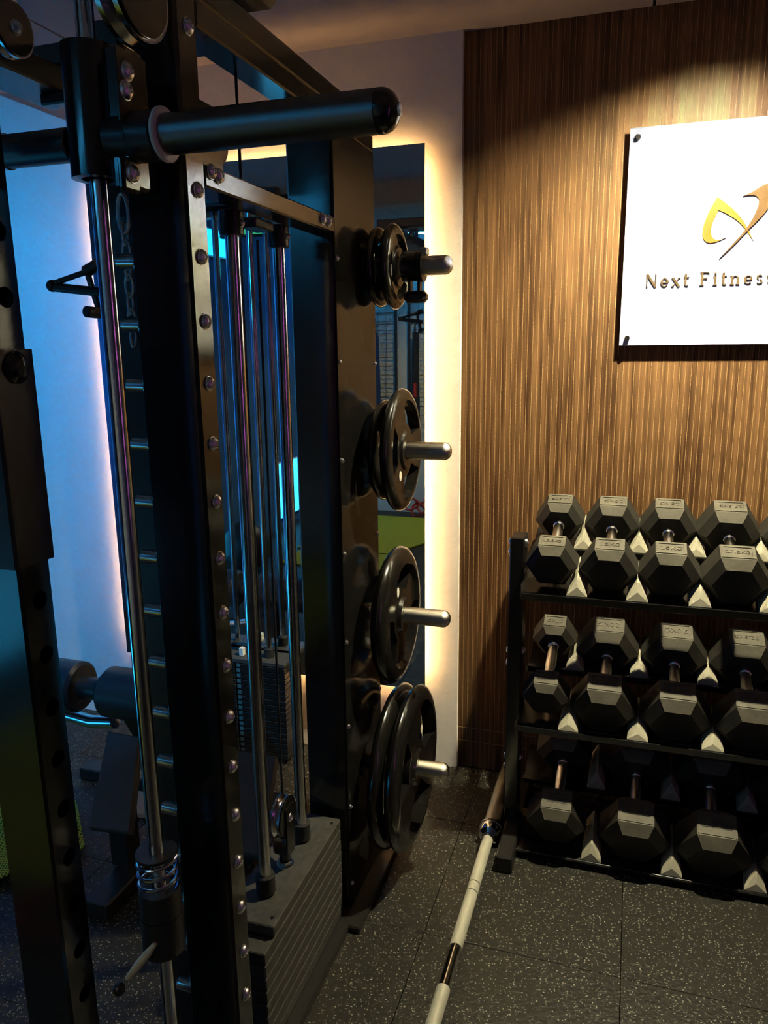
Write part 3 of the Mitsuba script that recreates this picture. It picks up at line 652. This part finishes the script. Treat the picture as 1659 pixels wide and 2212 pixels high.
def sheet(rows, th=.006):
    """a thin bent sheet from rows of points."""
    g = np.array(rows, float); a, b = g.shape[:2]
    V = np.vstack([g.reshape(-1, 3), (g + [0, 0, -th]).reshape(-1, 3)]); F = []
    for i in range(a - 1):
        for j in range(b - 1):
            p, q, r, s = i * b + j, i * b + j + 1, (i + 1) * b + j + 1, (i + 1) * b + j
            F += [(p, q, r), (p, r, s), (p + a * b, r + a * b, q + a * b), (p + a * b, s + a * b, r + a * b)]
    edge = [j for j in range(b)] + [i * b + b - 1 for i in range(1, a)] + [(a - 1) * b + j for j in range(b - 2, -1, -1)] + [i * b for i in range(a - 2, 0, -1)]
    for p, q in zip(edge, edge[1:] + edge[:1]): F += [(p, p + a * b, q + a * b), (p, q + a * b, q)]
    m = trimesh.Trimesh(V, F, process=False); m.fix_normals(); return m
rows = []
for i, s in enumerate(np.linspace(0, 1, 14)):
    A = np.array([-2.02, 1.85, 0]) * (1 - s) + np.array([-1.66, 1.44, 0]) * s; Bp = np.array([-1.70, 1.86, 0]) * (1 - s) + np.array([-1.50, 1.66, 0]) * s
    rows.append([A * (1 - q) + Bp * q + [0, 0, .012 + .022 * math.sin(3.1 * q + 4 * s) ** 2 + (.045 * max(0, q - .75) ** 1.0)] for q in np.linspace(0, 1, 14)])
solo('mesh_mat', sheet(rows), 'm_green_mesh', 'yellow-green perforated anti-slip mat crumpled on the floor at left', 'mat', 30)
solo('foam_block', box(-1.53, -1.415, 1.865, 1.955, .0, .03, .004) if False else hull([(-1.536, 1.975, .003), (-1.43, 1.985, .003), (-1.505, 1.862, .003), (-1.40, 1.868, .003), (-1.536, 1.975, .018), (-1.43, 1.985, .018), (-1.505, 1.862, .018), (-1.40, 1.868, .018)]), 'm_tan', 'small tan board lying on the floor behind the chrome rail', 'board')

# ------------------------------------------------------------------ behind the camera, seen in the mirror
mm = trimesh.creation.extrude_polygon(Polygon([(-2.35, -1.5), (-1.12, -1.5), (-1.60, -.30), (-2.35, -.30)]), .012, engine='earcut')
solo('exercise_mat', mm, 'm_green_mat', 'flat green exercise mat on the floor, seen in the mirror', 'mat')
solo('exercise_mat', box(-2.30, -1.50, -.28, .12, 0, .012, .004), 'm_green_mat', 'small green mat beside the larger one, seen only in reflections', 'mat')
solo('loop_band', tube([(-1.42 + .11 * math.cos(q), .22 + .06 * math.sin(q), .012) for q in np.linspace(0, 2 * math.pi, 24, endpoint=False)], .011, 8, True), 'm_red', 'red loop band on the floor beside the small green mat', 'band', 30)
def wire_grid(label, x0, x1, z0, z1, y):
    t = thing('wire_grid', label, 'grid panel', 'wire grids on the front wall')
    for x in np.linspace(x0, x1, int((x1 - x0) / .075) + 1): part(t, 'wire', cyl((x, y, z0), (x, y, z1), .0028, 6), 'm_wire')
    for z in np.linspace(z0, z1, int((z1 - z0) / .075) + 1): part(t, 'wire', cyl((x0, y + .006, z), (x1, y + .006, z), .0028, 6), 'm_wire')
    part(t, 'frame', cat(box(x0 - .02, x0 - .0, y - .01, y + .01, z0, z1), box(x1, x1 + .02, y - .01, y + .01, z0, z1)), 'm_wire')
GL = 'black wire grid panel on the wall, seen in the mirror'
wire_grid('left black wire grid panel holding the navy strap, seen in the mirror', -2.62, -2.00, .55, 2.0, YB + .03)
wire_grid('right black wire grid panel holding the black strap, seen in the mirror', -1.86, -1.25, .55, 2.0, YB + .03)
def strap(label, x, z0, z1, w, mat, lw=None):
    t = thing('resistance_strap', label, 'strap')
    pts = [(x - w * .5, YB + .075, z1), (x + w * .5, YB + .075, z1), (x - w * .35, YB + .09, z1), (x + w * .35, YB + .09, z1), (x - w * .8, YB + .075, z0), (x + w * .8, YB + .075, z0), (x - w * .8, YB + .095, z0), (x + w * .8, YB + .095, z0)]
    part(t, 'webbing', hull(pts), mat)
    part(t, 'hook', tube([(x, YB + .045, z1 + .08), (x, YB + .085, z1 + .06), (x, YB + .09, z1 + .01), (x, YB + .08, z1)], .008, 8), 'm_wire', 30)
    if lw: part(t, 'tag', box(x - .012, x + .012, YB + .094, YB + .098, z0 + .25, z0 + .37), lw)
strap('wide navy strap hanging on the wire grid, seen in the mirror', -2.16, .85, 1.58, .055, 'm_navy')
strap('black strap with a red tag hanging on the grid, seen in the mirror', -1.80, .80, 1.60, .050, 'm_black_matte', 'm_red')
rb = thing('resistance_band', 'tangle of red resistance bands lying by the green mat, seen in the mirror', 'band')
random.seed(3)
for k in range(4):
    c = np.array([-1.62 + random.uniform(-.12, .12), -1.58 + random.uniform(-.05, .05), .06 + .02 * k]); a = np.linspace(0, 2 * math.pi, 20, endpoint=False)
    part(rb, 'loop', tube([c + [.13 * math.cos(q), .05 * math.sin(q + k), .05 * math.sin(q * 2 + k) + .0] for q in a], .010, 6, True), 'm_red', 30)
solo('ceiling_beam', box(XL, -.9, .36, .44, 2.27, ZC, .003), 'm_beam_wood', 'brown wooden beam under the ceiling, seen in the mirror', 'beam')
solo('medicine_ball', ball((-2.45, .30, .17), .17, 3), 'm_vinyl', 'black medicine ball on the floor by the left wall, seen in the mirror', 'ball', 40)
def strip_light(name, label, b):
    t = thing(name, label, 'light')
    part(t, 'housing', box(b[0] - .02, b[0], b[2] - .01, b[3] + .01, b[4] - .01, b[5] + .01), 'm_white')
    k = part(t, 'tube', {**ply(box(*b), 'm_white'), 'emitter': {'type': 'area', 'radiance': {'type': 'rgb', 'value': CYAN}}}, None)
strip_light('wall_light', 'cyan light panel high on the left wall, seen in the mirror', (XL + .02, XL + .03, -.25, .25, 2.10, 2.26))
strip_light('wall_light', 'cyan light panel low on the left wall, seen in the mirror', (XL + .02, XL + .03, .30, 1.0, .03, .42))
gs = thing('beam_light', 'green light strip hanging under the ceiling by the left wall, seen in the mirror', 'light')
part(gs, 'housing', box(-2.66, -2.30, .03, .07, 2.20, ZC, .003), 'm_black_matte')
part(gs, 'tube', {**ply(box(-2.64, -2.32, .071, .076, 2.215, 2.25), 'm_white'), 'emitter': {'type': 'area', 'radiance': {'type': 'rgb', 'value': [.02, .35, .10]}}}, None)
strip_light('wall_light', 'cyan light panel low on the left wall near the back, seen only in reflections', (XL + .02, XL + .03, -1.30, -.75, .10, .55))
ct = thing('added_blue_strip', 'added blue light strip under the ceiling, brightens the wall of the wire grids', 'light')  # added lamp to brighten the wall behind the grids
part(ct, 'housing', box(-2.6, -1.1, -1.53, -1.45, ZC - .02, ZC, .003), 'm_white')
part(ct, 'tube', {**ply(box(-2.58, -1.12, -1.50, -1.48, ZC - .032, ZC - .021), 'm_white'), 'emitter': {'type': 'area', 'radiance': {'type': 'rgb', 'value': BLUE_STRIP}}}, None)
mt = thing('neon_tube', 'magenta neon tube standing on the right wall, outside the photo', 'light')
part(mt, 'tube', {**ply(cyl((XR - .05, .45, .85), (XR - .05, .45, 2.05), .014, 16), 'm_white', 30), 'emitter': {'type': 'area', 'radiance': {'type': 'rgb', 'value': MAGENTA}}}, None)
part(mt, 'bracket', box(XR - .04, XR, .43, .47, .80, 2.10, .004), 'm_black_satin')

def can_light(label, L, ax, rad, mount):
    t = thing('track_light', label, 'spotlight')
    ax = ax / np.linalg.norm(ax)
    part(t, 'can', lathe([(.0, -.11), (.044, -.11), (.044, .028), (.040, .028), (.040, -.004), (0, -.004)], L, ax, 36), 'm_black_matte', 30)
    part(t, 'lamp', {**ply(lathe([(.026, .0), (.0, .0006)], L, ax, 24), 'm_white'), 'emitter': {'type': 'area', 'radiance': {'type': 'rgb', 'value': rad}}}, None)
    q = L - ax * .06
    part(t, 'stem', cyl(q, (q[0], q[1], ZC - .012), .008, 12), 'm_black_matte', 30)
    part(t, 'ceiling_plate', cyl((q[0], q[1], ZC - .012), (q[0], q[1], ZC), .05, 24), 'm_black_matte', 30)
can_light('black track spotlight under the ceiling in front of the sign', LAMP, LAMP_AXIS, WARM_SPOT, None)
can_light('black track spotlight under the ceiling behind the photographer', LAMP2, LAMP2_AXIS, MAT_SPOT, None)
pt = thing('added_blue_lamp', 'small black lamp added for the blue wall light, on a stand, outside the photo at left', 'stage light')  # added lamp, stands in for the unseen blue source
ax = (PAR_AIM - PAR) / np.linalg.norm(PAR_AIM - PAR)
part(pt, 'can', lathe([(.0, -.16), (.05, -.16), (.06, .0), (.06, .02), (.056, .02), (.056, -.01), (0, -.01)], PAR, ax, 32), 'm_black_matte', 30)
part(pt, 'pole', cyl(PAR - ax * .08 - [0, 0, 1.12], PAR - ax * .08 - [0, 0, .05], .012, 12), 'm_black_matte', 30)
cut = [np.array([-2.9, 2.46, 2.69]), np.array([-1.3, 2.46, 2.05])]
e0, e1 = (PAR + (c - PAR) * .045 for c in cut)
part(pt, 'added_flap', hull([e0, e1, e0 + ax * .002, e1 + ax * .002, e0 + [0, 0, .07], e1 + [0, 0, .07], e0 + [0, 0, .07] + ax * .002, e1 + [0, 0, .07] + ax * .002]), 'm_black_matte')  # added blocker, shaped to cut a diagonal shade edge on the wall
for q in range(3):
    a = q * 2.094; b0 = PAR - ax * .08; b0 = np.array([b0[0], b0[1], .30])
    part(pt, 'leg', cyl(b0, b0 + [.24 * math.cos(a), .24 * math.sin(a), -.292], .008, 10), 'm_black_matte', 30)
scene['added_blue_lamp_beam'] = {'type': 'spot', 'to_world': T().look_at(origin=PAR.tolist(), target=PAR_AIM.tolist(), up=[0, 0, 1]), 'intensity': {'type': 'rgb', 'value': BLUE_PAR}, 'cutoff_angle': 42.0, 'beam_width': 20.0}
